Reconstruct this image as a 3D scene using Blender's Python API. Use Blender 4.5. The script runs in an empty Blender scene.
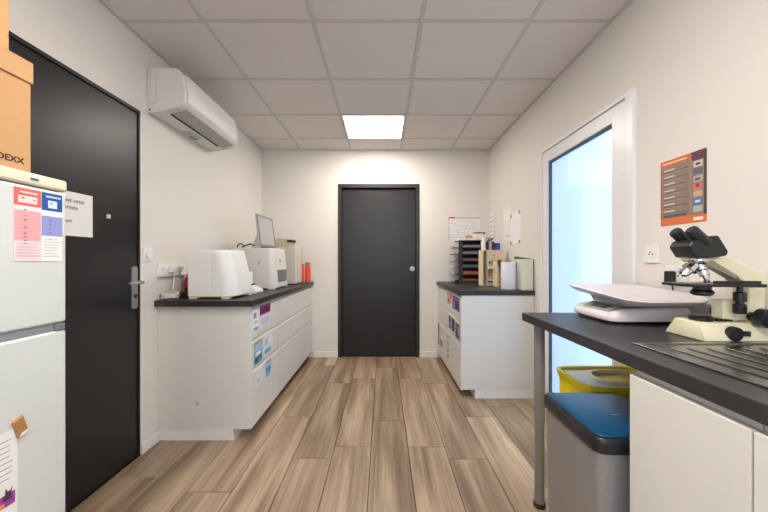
import bpy, bmesh, math, random
from mathutils import Vector
random.seed(7)
SC = bpy.context.scene
COL = SC.collection
PI = math.pi

# ------------------------------------------------------------------ materials
_M = {}
def lin(c):
    return tuple((x/12.92 if x <= .04045 else ((x+.055)/1.055)**2.4) for x in c)
def mat(name, rgb, rough=.5, metal=0., noise=.03, scale=14., bump=0., coat=0., emit=None, spec=.5):
    """procedural principled; rgb in 0-255 sRGB"""
    if name in _M: return _M[name]
    m = bpy.data.materials.new(name); m.use_nodes = True
    nt = m.node_tree; b = nt.nodes['Principled BSDF']
    c = lin([x/255 for x in rgb])
    tc = nt.nodes.new('ShaderNodeTexCoord')
    nz = nt.nodes.new('ShaderNodeTexNoise'); nz.inputs['Scale'].default_value = scale
    nz.inputs['Detail'].default_value = 4
    nt.links.new(tc.outputs['Object'], nz.inputs['Vector'])
    mx = nt.nodes.new('ShaderNodeMix'); mx.data_type = 'RGBA'
    mx.inputs[6].default_value = (*[x*(1-noise) for x in c], 1)
    mx.inputs[7].default_value = (*[min(1, x*(1+noise)) for x in c], 1)
    nt.links.new(nz.outputs['Fac'], mx.inputs[0])
    nt.links.new(mx.outputs[2], b.inputs['Base Color'])
    b.inputs['Roughness'].default_value = rough
    b.inputs['Metallic'].default_value = metal
    b.inputs['Specular IOR Level'].default_value = spec
    if coat: b.inputs['Coat Weight'].default_value = coat
    if bump:
        bp = nt.nodes.new('ShaderNodeBump'); bp.inputs['Strength'].default_value = bump
        bp.inputs['Distance'].default_value = .002
        nt.links.new(nz.outputs['Fac'], bp.inputs['Height']); nt.links.new(bp.outputs[0], b.inputs['Normal'])
    if emit:
        b.inputs['Emission Color'].default_value = (*emit[0], 1)
        b.inputs['Emission Strength'].default_value = emit[1]
    _M[name] = m
    return m
def ink(r, g, b):
    return mat('ink_%d_%d_%d' % (r, g, b), (r, g, b), .6, noise=.05, scale=60)

wall_m   = mat('wall_paint', (226, 221, 214), .75, noise=.012, scale=3, bump=.05)
ceil_m   = mat('ceiling_tile', (226, 220, 216), .9, noise=.03, scale=90, bump=.15)
grid_m   = mat('ceiling_grid', (206, 200, 196), .6)
base_m   = mat('skirting', (232, 230, 226), .5)
cab_m    = mat('white_laminate', (220, 218, 212), .38, noise=.01)
carc_m   = mat('white_carcass', (214, 212, 206), .5, noise=.01)
top_m    = mat('dark_worktop', (47, 45, 46), .40, noise=.3, scale=45, bump=.1)
door_m   = mat('dark_door', (25, 23, 24), .36, noise=.06, scale=30, bump=.04)
dframe_m = mat('dark_door_frame', (38, 35, 35), .4, noise=.04)
pvc_m    = mat('white_pvc', (232, 232, 232), .3, noise=.01)
seal_m   = mat('black_gasket', (60, 75, 92), .6)
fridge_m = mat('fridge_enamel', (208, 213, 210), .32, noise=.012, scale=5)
cream_m  = mat('cream_plastic', (226, 218, 190), .4)
steel_m  = mat('brushed_steel', (160, 160, 161), .38, metal=.6, noise=.08, scale=80)
sink_m   = mat('sink_steel', (146, 145, 143), .26, metal=1., noise=.05)
chrome_m = mat('chrome', (214, 214, 214), .14, metal=1.)
black_m  = mat('black_plastic', (26, 26, 27), .34)
softblk_m= mat('matt_black', (36, 34, 33), .6)
white_m  = mat('white_plastic', (232, 232, 230), .35, noise=.01)
grey_m   = mat('grey_plastic', (186, 184, 180), .45)
dgrey_m  = mat('dark_grey_plastic', (112, 116, 120), .45)
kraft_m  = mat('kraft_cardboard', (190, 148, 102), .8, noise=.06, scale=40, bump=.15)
paper_m  = mat('paper', (236, 235, 232), .7, noise=.01)
yellow_m = mat('yellow_plastic', (246, 222, 24), .35)
blue_m   = mat('blue_lid', (4, 70, 108), .3, noise=.03)
red_m    = mat('red_plastic', (226, 74, 50), .35)
legm     = mat('grey_metal_leg', (132, 130, 130), .4, metal=.15)

def wood():
    m = bpy.data.materials.new('wood_plank_floor'); m.use_nodes = True
    nt = m.node_tree; b = nt.nodes['Principled BSDF']; N = nt.nodes.new; L = nt.links.new
    at = N('ShaderNodeAttribute'); at.attribute_name = 'plank'
    tc = N('ShaderNodeTexCoord')
    of = N('ShaderNodeVectorMath'); of.operation = 'SCALE'; of.inputs[0].default_value = (37., 61., 19.)
    L(at.outputs['Fac'], of.inputs['Scale'])
    ad = N('ShaderNodeVectorMath'); ad.operation = 'ADD'; L(tc.outputs['Object'], ad.inputs[0]); L(of.outputs[0], ad.inputs[1])
    def noi(sx, sy, det, dist=0.):
        mp = N('ShaderNodeMapping'); mp.inputs['Scale'].default_value = (sx, sy, 1)
        L(ad.outputs[0], mp.inputs['Vector'])
        n = N('ShaderNodeTexNoise'); n.inputs['Scale'].default_value = 1; n.inputs['Detail'].default_value = det
        n.inputs['Distortion'].default_value = dist
        L(mp.outputs[0], n.inputs['Vector']); return n
    n1 = noi(11, .75, 4, .5); n2 = noi(80, 2.2, 4, .3); n3 = noi(5, 1.1, 3, .8)
    r1 = N('ShaderNodeValToRGB'); cr = r1.color_ramp
    cr.elements[0].position = .30; cr.elements[0].color = (*lin((.52, .43, .345)), 1)
    cr.elements[1].position = .72; cr.elements[1].color = (*lin((.80, .715, .61)), 1)
    e = cr.elements.new(.5); e.color = (*lin((.69, .595, .49)), 1)
    L(n1.outputs['Fac'], r1.inputs['Fac'])
    r2 = N('ShaderNodeValToRGB'); r2.color_ramp.elements[0].position = .35; r2.color_ramp.elements[0].color = (.70, .68, .66, 1)
    r2.color_ramp.elements[1].position = .6; r2.color_ramp.elements[1].color = (1, 1, 1, 1)
    L(n2.outputs['Fac'], r2.inputs['Fac'])
    mm = N('ShaderNodeMix'); mm.data_type = 'RGBA'; mm.blend_type = 'MULTIPLY'; mm.inputs[0].default_value = .8
    L(r1.outputs[0], mm.inputs[6]); L(r2.outputs[0], mm.inputs[7])
    r3 = N('ShaderNodeValToRGB'); r3.color_ramp.elements[0].position = .33; r3.color_ramp.elements[0].color = (.74, .71, .70, 1)
    r3.color_ramp.elements[1].position = .62; r3.color_ramp.elements[1].color = (1, 1, 1, 1)
    L(n3.outputs['Fac'], r3.inputs['Fac'])
    m2 = N('ShaderNodeMix'); m2.data_type = 'RGBA'; m2.blend_type = 'MULTIPLY'; m2.inputs[0].default_value = .7
    L(mm.outputs[2], m2.inputs[6]); L(r3.outputs[0], m2.inputs[7])
    hs = N('ShaderNodeHueSaturation')
    mr = N('ShaderNodeMapRange'); mr.inputs['To Min'].default_value = .86; mr.inputs['To Max'].default_value = 1.1
    L(at.outputs['Fac'], mr.inputs['Value']); L(mr.outputs[0], hs.inputs['Value'])
    L(m2.outputs[2], hs.inputs['Color']); L(hs.outputs[0], b.inputs['Base Color'])
    b.inputs['Roughness'].default_value = .42
    bp = N('ShaderNodeBump'); bp.inputs['Strength'].default_value = .12; bp.inputs['Distance'].default_value = .002
    L(n2.outputs['Fac'], bp.inputs['Height']); L(bp.outputs[0], b.inputs['Normal'])
    return m
wood_m = wood()

def frosted():
    m = bpy.data.materials.new('frosted_glass'); m.use_nodes = True
    nt = m.node_tree; nt.nodes.clear(); N = nt.nodes.new; L = nt.links.new
    out = N('ShaderNodeOutputMaterial')
    tl = N('ShaderNodeBsdfTranslucent'); tl.inputs[0].default_value = (.50, .57, .64, 1)
    tr = N('ShaderNodeBsdfTransparent'); tr.inputs[0].default_value = (.56, .58, .64, 1)
    rf = N('ShaderNodeBsdfRefraction'); rf.inputs['Roughness'].default_value = .36; rf.inputs['IOR'].default_value = 1.2
    rf.inputs[0].default_value = (.56, .58, .64, 1)
    gl = N('ShaderNodeBsdfGlossy'); gl.inputs['Roughness'].default_value = .15
    nz = N('ShaderNodeTexNoise'); nz.inputs['Scale'].default_value = 60
    bp = N('ShaderNodeBump'); bp.inputs['Strength'].default_value = .2; L(nz.outputs['Fac'], bp.inputs['Height'])
    L(bp.outputs[0], rf.inputs['Normal'])
    a = N('ShaderNodeMixShader'); a.inputs[0].default_value = .45; L(tl.outputs[0], a.inputs[1]); L(rf.outputs[0], a.inputs[2])
    c = N('ShaderNodeMixShader'); c.inputs[0].default_value = .10; L(a.outputs[0], c.inputs[1]); L(tr.outputs[0], c.inputs[2])
    d = N('ShaderNodeMixShader'); d.inputs[0].default_value = .05; L(c.outputs[0], d.inputs[1]); L(gl.outputs[0], d.inputs[2])
    L(d.outputs[0], out.inputs[0])
    return m
glass_m = frosted()

# ------------------------------------------------------------------ mesh building
class MB:
    def __init__(s): s.v = []; s.f = []; s.m = []; s.mats = []; s.attr = []
    def _mi(s, m):
        if m not in s.mats: s.mats.append(m)
        return s.mats.index(m)
    def add(s, vs, fs, m, a=0.):
        o = len(s.v); s.v += [tuple(p) for p in vs]; i = s._mi(m)
        for f in fs: s.f.append([k+o for k in f]); s.m.append(i); s.attr.append(a)
        return s
    def box(s, x0, x1, y0, y1, z0, z1, m, a=0.):
        vs = [(x, y, z) for z in (z0, z1) for y in (y0, y1) for x in (x0, x1)]
        return s.add(vs, [(0,2,3,1),(4,5,7,6),(0,1,5,4),(2,6,7,3),(0,4,6,2),(1,3,7,5)], m, a)
    def quad(s, pts, m): return s.add(pts, [tuple(range(len(pts)))], m)
    def loft(s, rings, m, cap=(True, True)):
        n = len(rings[0]); vs = [p for r in rings for p in r]; fs = []
        for i in range(len(rings)-1):
            for j in range(n):
                k = (j+1) % n
                fs.append((i*n+j, i*n+k, (i+1)*n+k, (i+1)*n+j))
        if cap[0]: fs.append(tuple(range(n-1, -1, -1)))
        if cap[1]: fs.append(tuple((len(rings)-1)*n+j for j in range(n)))
        return s.add(vs, fs, m)
    def prism(s, prof, axis, a, b, m):
        """prof: list of 2-D points; axis Y: (x,z); X: (y,z); Z: (x,y)"""
        def P(p, t):
            return (p[0], t, p[1]) if axis == 'Y' else (t, p[0], p[1]) if axis == 'X' else (p[0], p[1], t)
        return s.loft([[P(p, a) for p in prof], [P(p, b) for p in prof]], m)
    def cyl(s, p0, p1, r0, m, r1=None, n=20, cap=(True, True)):
        return s.tube([p0, p1], [r0, r0 if r1 is None else r1], m, n, cap)
    def tube(s, pts, r, m, n=10, cap=(True, True)):
        pts = [Vector(p) for p in pts]
        if not isinstance(r, (list, tuple)): r = [r]*len(pts)
        rings = []; up = None
        for i, p in enumerate(pts):
            a = pts[max(0, i-1)]; b = pts[min(len(pts)-1, i+1)]
            t = (b-a)
            if t.length < 1e-9: t = Vector((0, 0, 1))
            t.normalize()
            if up is None:
                up = Vector((0, 0, 1)) if abs(t.z) < .9 else Vector((1, 0, 0))
            x = t.cross(up)
            if x.length < 1e-6: x = t.cross(Vector((0, 1, 0)))
            x.normalize(); up = x.cross(t).normalized()
            rings.append([p + (x*math.cos(2*PI*k/n) + up*math.sin(2*PI*k/n))*r[i] for k in range(n)])
        return s.loft(rings, m, cap)
    def lathe(s, prof, c, m, n=28, axis='Z'):
        """prof (r,h) from bottom to top round an axis through c"""
        rings = []
        for r, h in prof:
            ring = []
            for k in range(n):
                a = 2*PI*k/n; u = r*math.cos(a); w = r*math.sin(a)
                ring.append((c[0]+u, c[1]+w, c[2]+h) if axis == 'Z' else
                            (c[0]+u, c[1]+h, c[2]+w) if axis == 'Y' else (c[0]+h, c[1]+u, c[2]+w))
            rings.append(ring)
        return s.loft(rings, m)
    def build(s, name, parent=None, bevel=0., seg=2, attr=False, sub=0):
        off = Vector((0, 0, 0))
        q = parent
        while q is not None: off += q.location; q = q.parent
        me = bpy.data.meshes.new(name)
        me.from_pydata([tuple(Vector(p)-off) for p in s.v], [], s.f)
        for m in s.mats: me.materials.append(m)
        me.polygons.foreach_set('material_index', s.m)
        if attr:
            at = me.attributes.new('plank', 'FLOAT', 'FACE'); at.data.foreach_set('value', s.attr)
        bm = bmesh.new(); bm.from_mesh(me); bmesh.ops.recalc_face_normals(bm, faces=bm.faces[:]); bm.to_mesh(me); bm.free()
        me.polygons.foreach_set('use_smooth', [True]*len(me.polygons))
        me.set_sharp_from_angle(angle=math.radians(38))
        o = bpy.data.objects.new(name, me); COL.objects.link(o)
        if parent: o.parent = parent
        if bevel:
            b = o.modifiers.new('Bevel', 'BEVEL'); b.width = bevel; b.segments = seg; b.limit_method = 'ANGLE'
            b.angle_limit = math.radians(35); b.harden_normals = True
        if sub:
            b = o.modifiers.new('Sub', 'SUBSURF'); b.levels = sub; b.render_levels = sub
        return o

def tag(o, label, cat, group=None):
    o['label'] = label; o['category'] = cat
    if group: o['group'] = group
    return o
def thing(name, loc, label, cat, group=None):
    o = bpy.data.objects.new(name, None); o.location = loc; o.empty_display_size = .05; COL.objects.link(o)
    return tag(o, label, cat, group)
def struct(mb, name, bevel=0., **k):
    o = mb.build(name, None, bevel, **k); o['kind'] = 'structure'; return o
def box(name, parent, x0, x1, y0, y1, z0, z1, m, bevel=.002):
    return MB().box(x0, x1, y0, y1, z0, z1, m).build(name, parent, bevel)
def rr(cx, cy, w, h, r, n=5):
    pts = []
    for (sx, sy, a0) in ((1, 1, 0), (-1, 1, 90), (-1, -1, 180), (1, -1, 270)):
        for k in range(n+1):
            a = math.radians(a0+90*k/n)
            pts.append((cx+sx*(w/2-r)+r*math.cos(a), cy+sy*(h/2-r)+r*math.sin(a)))
    return pts

class Frame:
    """a vertical surface: o = lower left corner seen by the viewer, side in 'L' (faces +X), 'R' (faces -X), 'B' (faces -Y)"""
    def __init__(s, o, side):
        s.o = Vector(o)
        s.r, s.n = {'L': (Vector((0, 1, 0)), Vector((1, 0, 0))), 'R': (Vector((0, -1, 0)), Vector((-1, 0, 0))),
                    'B': (Vector((1, 0, 0)), Vector((0, -1, 0)))}[side]
    def p(s, u, v, d=0.): return s.o + s.r*u + Vector((0, 0, v)) + s.n*d
    def slab(s, mb, u0, v0, u1, v1, d0, d1, m):
        a = [s.p(u, v, d) for d in (d0, d1) for v in (v0, v1) for u in (u0, u1)]
        return mb.add(a, [(0,1,3,2),(4,6,7,5),(0,4,5,1),(2,3,7,6),(0,2,6,4),(1,5,7,3)], m)
def sheet_mb(fr, w, h, base, rects, t=.0012):
    """paper with its printed patches; rects in 0..1 of the sheet: (u0,v0,u1,v1,(r,g,b))"""
    mb = MB(); fr.slab(mb, 0, 0, w, h, .0004, t, base)
    lv = 0
    for k, (u0, v0, u1, v1, c) in enumerate(rects):
        d = t+.0002+.00004*k
        mb.quad([fr.p(u0*w, v0*h, d), fr.p(u1*w, v0*h, d), fr.p(u1*w, v1*h, d), fr.p(u0*w, v1*h, d)], ink(*c))
    return mb
def lettering(text, fr, u, v, size, m, parent, name='lettering', d=.002, align='LEFT', bold=0., sx=1., rot=0.):
    c = bpy.data.curves.new('t', 'FONT'); c.body = text; c.size = size; c.align_x = align; c.offset = bold
    c.extrude = .0002
    o = bpy.data.objects.new('t', c); COL.objects.link(o)
    dg = bpy.context.evaluated_depsgraph_get(); me = bpy.data.meshes.new_from_object(o.evaluated_get(dg))
    bpy.data.objects.remove(o)
    off = Vector((0, 0, 0)); q = parent
    while q is not None: off += q.location; q = q.parent
    cr, sr = math.cos(rot), math.sin(rot)
    for vt in me.vertices:
        x, y, z = vt.co; x *= sx
        vt.co = fr.p(u+x*cr-y*sr, v+x*sr+y*cr, d+z) - off
    me.materials.clear(); me.materials.append(m)
    ob = bpy.data.objects.new(name, me); COL.objects.link(ob); ob.parent = parent
    return ob
def text_lines(u0, u1, v0, v1, n, c, jitter=.3, th=.4):
    out = []
    for k in range(n):
        v = v1-(k+.5)*(v1-v0)/n; t = (v1-v0)/n*th/2
        out.append((u0, v-t, u1-(u1-u0)*random.random()*jitter, v+t, c))
    return out

# ------------------------------------------------------------------ the room
XL, XR, YB, YF, H = -1.445, 1.265, 4.0, -1.3, 2.475
# floor
mb = MB()
mb.box(XL-.15, XR+.25, YF-.1, YB+.15, -.06, -.006, mat('dark_joint', (48, 38, 32), .9))
joints = {-1: 2.087, 0: 2.42, 1: 2.08, 2: 1.953, 3: 2.48, -2: 1.96, -3: 2.486, -4: 1.675, -5: 2.2, -6: 1.79, 4: 1.45, 5: 1.7}
W, LN, G = .228, 1.2, .0022
for k in range(-7, 7):
    x0, x1 = -.0737+(k-1+1)*W, -.0737+(k+1)*W
    x0 = max(x0, XL); x1 = min(x1, XR+.19)
    if x1-x0 < .01: continue
    j = joints.get(k, 2.0)
    y = j-LN*4
    while y < YB:
        a, b = max(y, YF), min(y+LN, YB+.02)
        if b-a > .02:
            mb.box(x0+G, x1-G, a+G, b-G, -.006, 0, wood_m, random.random())
        y += LN
struct(mb, 'floor', attr=True)

def wall_with_hole(name, side, holes):
    mb = MB()
    if side in 'LR':
        x0, x1 = (XL-.12, XL) if side == 'L' else (XR, XR+.2)
        cuts = sorted(holes); y = YF-.12
        for (a, b, z0, z1) in cuts:
            mb.box(x0, x1, y, a, 0, H+.03, wall_m)
            mb.box(x0, x1, a, b, z1, H+.03, wall_m)
            if side == 'L': mb.box(x0, x0+.015, a, b, 0, z1, wall_m)  # added backing, blocks outside light at the door gap
            if z0 > 0: mb.box(x0, x1, a, b, 0, z0, wall_m)
            y = b
        mb.box(x0, x1, y, YB+.12, 0, H+.03, wall_m)
    else:
        (a, b, z0, z1) = holes[0]; y0, y1 = YB, YB+.14
        mb.box(XL, a, y0, y1, 0, H+.03, wall_m); mb.box(b, XR, y0, y1, 0, H+.03, wall_m)
        mb.box(a, b, y0, y1, z1, H+.03, wall_m); mb.box(a, b, y1-.015, y1, 0, z1, wall_m)  # last box is an added backing against outside light
    return struct(mb, name)
LD = (1.045, 1.99, 0, 2.045)       # dark door, left wall
wall_with_hole('wall_left', 'L', [LD])
RD = (1.675, 2.65, 0, 2.02)       # glazed door, right wall
wall_with_hole('wall_right', 'R', [RD])
BD = (-.537, .435, 0, 2.066)
wall_with_hole('wall_back', 'B', [BD])
WW = (-1.0, .9, .95, 2.15)
mb = MB().box(XL, WW[0], YF-.12, YF, 0, H+.03, wall_m).box(WW[1], XR, YF-.12, YF, 0, H+.03, wall_m)
mb.box(WW[0], WW[1], YF-.12, YF, 0, WW[2], wall_m).box(WW[0], WW[1], YF-.12, YF, WW[3], H+.03, wall_m)
struct(mb, 'wall_front')
mb = MB(); e = .05
mb.box(WW[0], WW[0]+e, YF-.09, YF-.03, WW[2], WW[3], pvc_m).box(WW[1]-e, WW[1], YF-.09, YF-.03, WW[2], WW[3], pvc_m)
mb.box(WW[0]+e, WW[1]-e, YF-.09, YF-.03, WW[2], WW[2]+e, pvc_m).box(WW[0]+e, WW[1]-e, YF-.09, YF-.03, WW[3]-e, WW[3], pvc_m)
mb.box(-.075, -.025, YF-.09, YF-.03, WW[2]+e, WW[3]-e, pvc_m)
struct(mb, 'window_added', .004)  # unseen window, added to let in fill daylight

# ceiling: tiles laid in a grid
gx = [-.387+.6*k for k in range(-2, 4)]; gy = [3.638-.597*k for k in range(-1, 10)]
xs = [XL] + [x for x in gx if XL < x < XR] + [XR]
ys = sorted([YF, YB] + [y for y in gy if YF+.05 < y < YB])
LIGHTS = [(2, 'f')]
mb = MB()
mb.box(XL, XR, YF, YB, H+.03, H+.05, ceil_m)
light_cells = []
for i in range(len(xs)-1):
    for j in range(len(ys)-1):
        a, b, c, d = xs[i], xs[i+1], ys[j], ys[j+1]
        if abs(a+.387) < .01 and (abs(c-3.041) < .01 or abs(c-.653) < .01 or abs(c+.541) < .01):
            light_cells.append((a, b, c, d)); continue
        mb.box(a+.010, b-.010, c+.010, d-.010, H+.004, H+.03, ceil_m)
struct(mb, 'ceiling', bevel=.003)
mb = MB()
for x in xs[1:-1]: mb.box(x-.012, x+.012, YF, YB, H, H+.006, grid_m)
for y in ys[1:-1]:
    for i in range(len(xs)-1): mb.box(xs[i]+.012, xs[i+1]-.012, y-.012, y+.012, H, H+.006, grid_m)
mb.box(XL, XL+.018, YF, YB, H, H+.007, grid_m); mb.box(XR-.018, XR, YF, YB, H, H+.007, grid_m)
mb.box(XL, XR, YB-.018, YB, H, H+.007, grid_m)
struct(mb, 'trim_1')

glow_m = mat('lit_diffuser', (255, 250, 240), .5, emit=((1., .93, .85), 14.))
LBL = {3: 'square lit panel set flush in the tiled ceiling near the dark back door', 0: 'unseen square lit panel in the ceiling above the refrigerator end of the room', -1: 'added unseen lit panel in the ceiling nearest the front wall'}  # only the far panel is in view; the unseen ones are added fill
for n, (a, b, c, d) in enumerate(light_cells):
    t = thing('ceiling_light', ((a+b)/2, (c+d)/2, H),
              LBL[math.floor(c)], 'ceiling light', 'square ceiling panels')
    mb = MB()
    mb.box(a+.013, b-.013, c+.013, c+.024, H-.001, H+.02, white_m); mb.box(a+.013, b-.013, d-.024, d-.013, H-.001, H+.02, white_m)
    mb.box(a+.013, a+.024, c+.024, d-.024, H-.001, H+.02, white_m); mb.box(b-.024, b-.013, c+.024, d-.024, H-.001, H+.02, white_m)
    mb.build('frame', t)
    MB().box(a+.024, b-.024, c+.024, d-.024, H+.002, H+.012, glow_m).build('diffuser', t)

# skirting
mb = MB().box(XL, XL+.012, LD[1]+.004, 2.148, 0, .065, base_m); struct(mb, 'baseboard_left', .003)
mb = MB().box(-.83, BD[0]-.002, YB-.012, YB, 0, .07, base_m).box(BD[1]+.002, .64, YB-.012, YB, 0, .07, base_m)
struct(mb, 'baseboard_back', .003)
mb = MB().box(XR-.012, XR, RD[1]+.002, 2.798, 0, .065, base_m).box(XR-.012, XR, .95, RD[0]-.002, 0, .065, base_m)
struct(mb, 'baseboard_right', .003)

# ---- door in the left wall
mb = MB()
mb.box(XL-.1, XL+.004, LD[0], LD[0]+.028, 0, LD[3], dframe_m).box(XL-.1, XL+.004, LD[1]-.012, LD[1], 0, LD[3], dframe_m)
mb.box(XL-.1, XL+.004, LD[0]+.028, LD[1]-.012, LD[3]-.018, LD[3], dframe_m)
struct(mb, 'trim_2', .001)
d1 = struct(MB().box(XL-.045, XL-.004, LD[0]+.03, LD[1]-.014, .006, LD[3]-.021, door_m), 'door_1', .002)
hp = MB().prism(rr(1.946, 1.0, .044, .245, .012), 'X', XL-.004, XL+.005, steel_m).build('handle_plate', d1, .001)
mb = MB().tube([(XL+.005, 1.948, 1.03), (XL+.045, 1.948, 1.03), (XL+.054, 1.943, 1.03), (XL+.056, 1.93, 1.03), (XL+.056, 1.85, 1.03), (XL+.052, 1.838, 1.028)],
               [.009, .009, .009, .0088, .0075, .006], steel_m, 12)
mb.build('lever_handle', d1)
MB().cyl((XL+.005, 1.948, .95), (XL+.010, 1.948, .95), .011, softblk_m).build('key_cylinder', d1)
MB().box(XL-.004, XL+.006, 1.752, 1.772, 1.378, 1.400, cream_m).build('peephole', d1, .002)
MB().cyl((XL-.004, 1.93, 1.228), (XL, 1.93, 1.228), .005, black_m, n=12).build('spy_hole', d1)

# ---- door in the back wall
f = .044
mb = MB().box(BD[0], BD[0]+f, YB-.012, YB+.1, 0, BD[3], dframe_m).box(BD[1]-f, BD[1], YB-.012, YB+.1, 0, BD[3], dframe_m)
mb.box(BD[0]+f, BD[1]-f, YB-.012, YB+.1, BD[3]-f, BD[3], dframe_m)
struct(mb, 'trim_3', .002)
d2 = struct(MB().box(BD[0]+f+.002, BD[1]-f-.002, YB+.035, YB+.075, .008, BD[3]-f-.012, door_m), 'door_2', .002)
MB().cyl((.353, YB+.0352, 1.056), (.353, YB+.0315, 1.056), .029, mat('satin_silver', (206, 206, 206), .5, metal=.4), n=32).build('flush_pull', d2, .001)
MB().box(.3505, .3555, YB+.0305, YB+.0318, 1.045, 1.066, black_m).build('key_slot', d2)

# ---- glazed door in the right wall
mb = MB()
y0, y1, z1 = RD[0], RD[1], RD[3]
F = (.056, .012)
xo, xi = XR-.018, XR+.07
mb.box(xo, xi, y0, y0+F[0], 0, z1, pvc_m).box(xo, xi, y1-F[1], y1, 0, z1, pvc_m).box(xo, xi, y0+F[0], y1-F[1], z1-.022, z1, pvc_m)
mb.box(xo+.01, xi, y0+F[0], y1-F[1], 0, .02, pvc_m)
struct(mb, 'trim_4', .004)
ly0, ly1 = y0+F[0]+.008, y1-F[1]-.003
lx0, lx1 = XR-.010, XR+.055
gy0, gy1, gz0, gz1 = 1.84, 2.558, .15, 1.91
mb = MB()
mb.box(lx0, lx1, ly0, gy0, .024, z1-.026, pvc_m).box(lx0, lx1, gy1, ly1, .024, z1-.026, pvc_m)
mb.box(lx0, lx1, gy0, gy1, gz1, z1-.026, pvc_m).box(lx0, lx1, gy0, gy1, .024, gz0, pvc_m)
d3 = struct(mb, 'door_3', .004)
mb = MB(); g = .012
mb.box(lx0+.012, lx0+.03, gy0, gy0+g, gz0, gz1, seal_m).box(lx0+.012, lx0+.03, gy1-g, gy1, gz0, gz1, seal_m)
mb.box(lx0+.012, lx0+.03, gy0+g, gy1-g, gz1-g, gz1, seal_m).box(lx0+.012, lx0+.03, gy0+g, gy1-g, gz0, gz0+g, seal_m)
mb.build('gasket', d3)
MB().quad([(lx0+.03, gy0, gz0), (lx0+.03, gy1, gz0), (lx0+.03, gy1, gz1), (lx0+.03, gy0, gz1)], glass_m).build('frosted_pane', d3)
MB().box(XR+.0, XR+.05, y0+F[0]+.0005, y0+F[0]+.0075, .03, z1-.03, black_m).build('hinge_gap_shade', d3)  # black strip paints the shade in the hinge gap

# ---- outside the glazed door
ext_m = mat('outside_sky_tint', (186, 204, 232), .9, noise=.03, scale=5)  # blue of the skylight is put into this wall colour
gnd_m = mat('outside_paving', (222, 222, 218), .9, noise=.06, scale=8)
struct(MB().box(XR+.2, 9, -9, 9, -.2, -.03, gnd_m).box(-9, XR+.2, -9, YF-.12, -.2, -.03, gnd_m), 'ground')
struct(MB().box(XR+.2, 1.84, 3.1, 3.3, -.03, 1.86, ext_m), 'wall_outside_added', .01)  # added wall that makes the blue band behind the pane

# ------------------------------------------------------------------ left cabinets
def drawer_unit(label, side, y0, y1, back, front, zs, near_panel=False, cap=False, split=None):
    s = 1 if side == 'L' else -1
    t = thing('drawer_cabinet', ((back+front)/2, (y0+y1)/2, 0), label, 'cabinet', 'white drawer cabinets')
    fx = front - s*.019
    def bx(mb, xa, xb, *r): mb.box(min(xa, xb), max(xa, xb), *r)
    mb = MB(); bx(mb, back, fx-s*.002, y0+.001, y1-.001, .075, .864, carc_m); c = mb.build('carcass', t, .001)
    if near_panel:
        mb = MB(); bx(mb, back, front-s*.004, y0-.003, y0+.0008, .075, .864, cab_m); mb.build('side_panel', t, .0005)
    if cap:
        MB().cyl((-1.19, y0-.0045, .24), (-1.19, y0-.0028, .24), .013, grey_m, n=20).build('cover_cap', t)
    mb = MB(); bx(mb, back, front-s*.12, y0+.001, y1-.001, 0, .074, base_m); mb.build('plinth', t, .001)
    for k in range(len(zs)-1):
        a, b = zs[k], zs[k+1]
        mb = MB()
        ya, yb = y0+.003, y1-.003
        mb.prism([(fx, a+.002), (front, a+.002), (front, b-.022), (front-s*.016, b-.004), (fx, b-.004)], 'Y', ya, yb, cab_m)   # sloping finger lip
        mb.build('drawer', t, .0015)
    return t
LF = -.842
ZS = [.077, .452, .645, .858]
units_l = [(2.152, 2.70, 'white drawer cabinet at the near end of the left worktop, papers stuck on its front'),
           (2.70, 3.984, 'wide white drawer cabinet on the left reaching the back wall')]
for k, (a, b, lb) in enumerate(units_l):
    drawer_unit(lb, 'L', a, b, XL+.002, LF, ZS, k == 0, k == 0)
box('worktop', None, XL+.001, -.826, 2.112, YB-.001, .865, .903, top_m, .002)
tag(bpy.data.objects['worktop'], 'dark grey worktop along the left wall carrying the white machines', 'worktop', 'dark worktops')

# ------------------------------------------------------------------ far right cabinets
RFX = .650
for k, (a, b, lb) in enumerate([(2.803, 3.39, 'white drawer cabinet at the near end of the short right row, pale blue side'),
                                (3.39, 3.984, 'white drawer cabinet against the back wall, right of the dark back door')]):
    drawer_unit(lb, 'R', a, b, XR-.002, RFX, [.067, .452, .655, .858], k == 0)
o = box('worktop', None, .637, XR-.001, 2.785, YB-.001, .867, .905, top_m)
tag(o, 'short dark grey worktop in the back right corner under the papers and files', 'worktop', 'dark worktops')

# ------------------------------------------------------------------ near right counter
NF = .68
o = box('worktop', None, NF, XR-.001, -.6, 1.639, .865, .903, top_m)
tag(o, 'dark grey worktop in the right foreground carrying the microscope, scale and steel sink', 'worktop', 'dark worktops')
def door_unit(label, y0, y1):
    t = thing('base_cabinet', (.97, (y0+y1)/2, 0), label, 'cabinet', 'white base cabinets')
    MB().box(NF+.026, XR-.002, y0+.001, y1-.001, .075, .864, carc_m).build('carcass', t, .001)
    MB().box(NF+.08, XR-.002, y0+.001, y1-.001, 0, .074, base_m).build('plinth', t, .001)
    MB().box(NF+.005, NF+.024, y0+.0015, y1-.0015, .08, .843, cab_m).build('door', t, .0015)
door_unit('white base cabinet beside the steel waste bin, far end of the sink counter', .622, .932)
door_unit('white base cabinet cut off by the right edge, beneath the steel drainer', .02, .621)
wk = bpy.data.objects['worktop.002']
lg = MB().cyl((.738, 1.58, .02), (.738, 1.58, .40), .0215, legm, n=24).cyl((.738, 1.58, .40), (.738, 1.58, .8645), .0235, legm, n=24).build('leg', wk)
lg['label'] = 'round grey metal leg'
MB().cyl((.738, 1.58, 0), (.738, 1.58, .02), .027, softblk_m, n=24).build('foot', lg)

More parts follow.
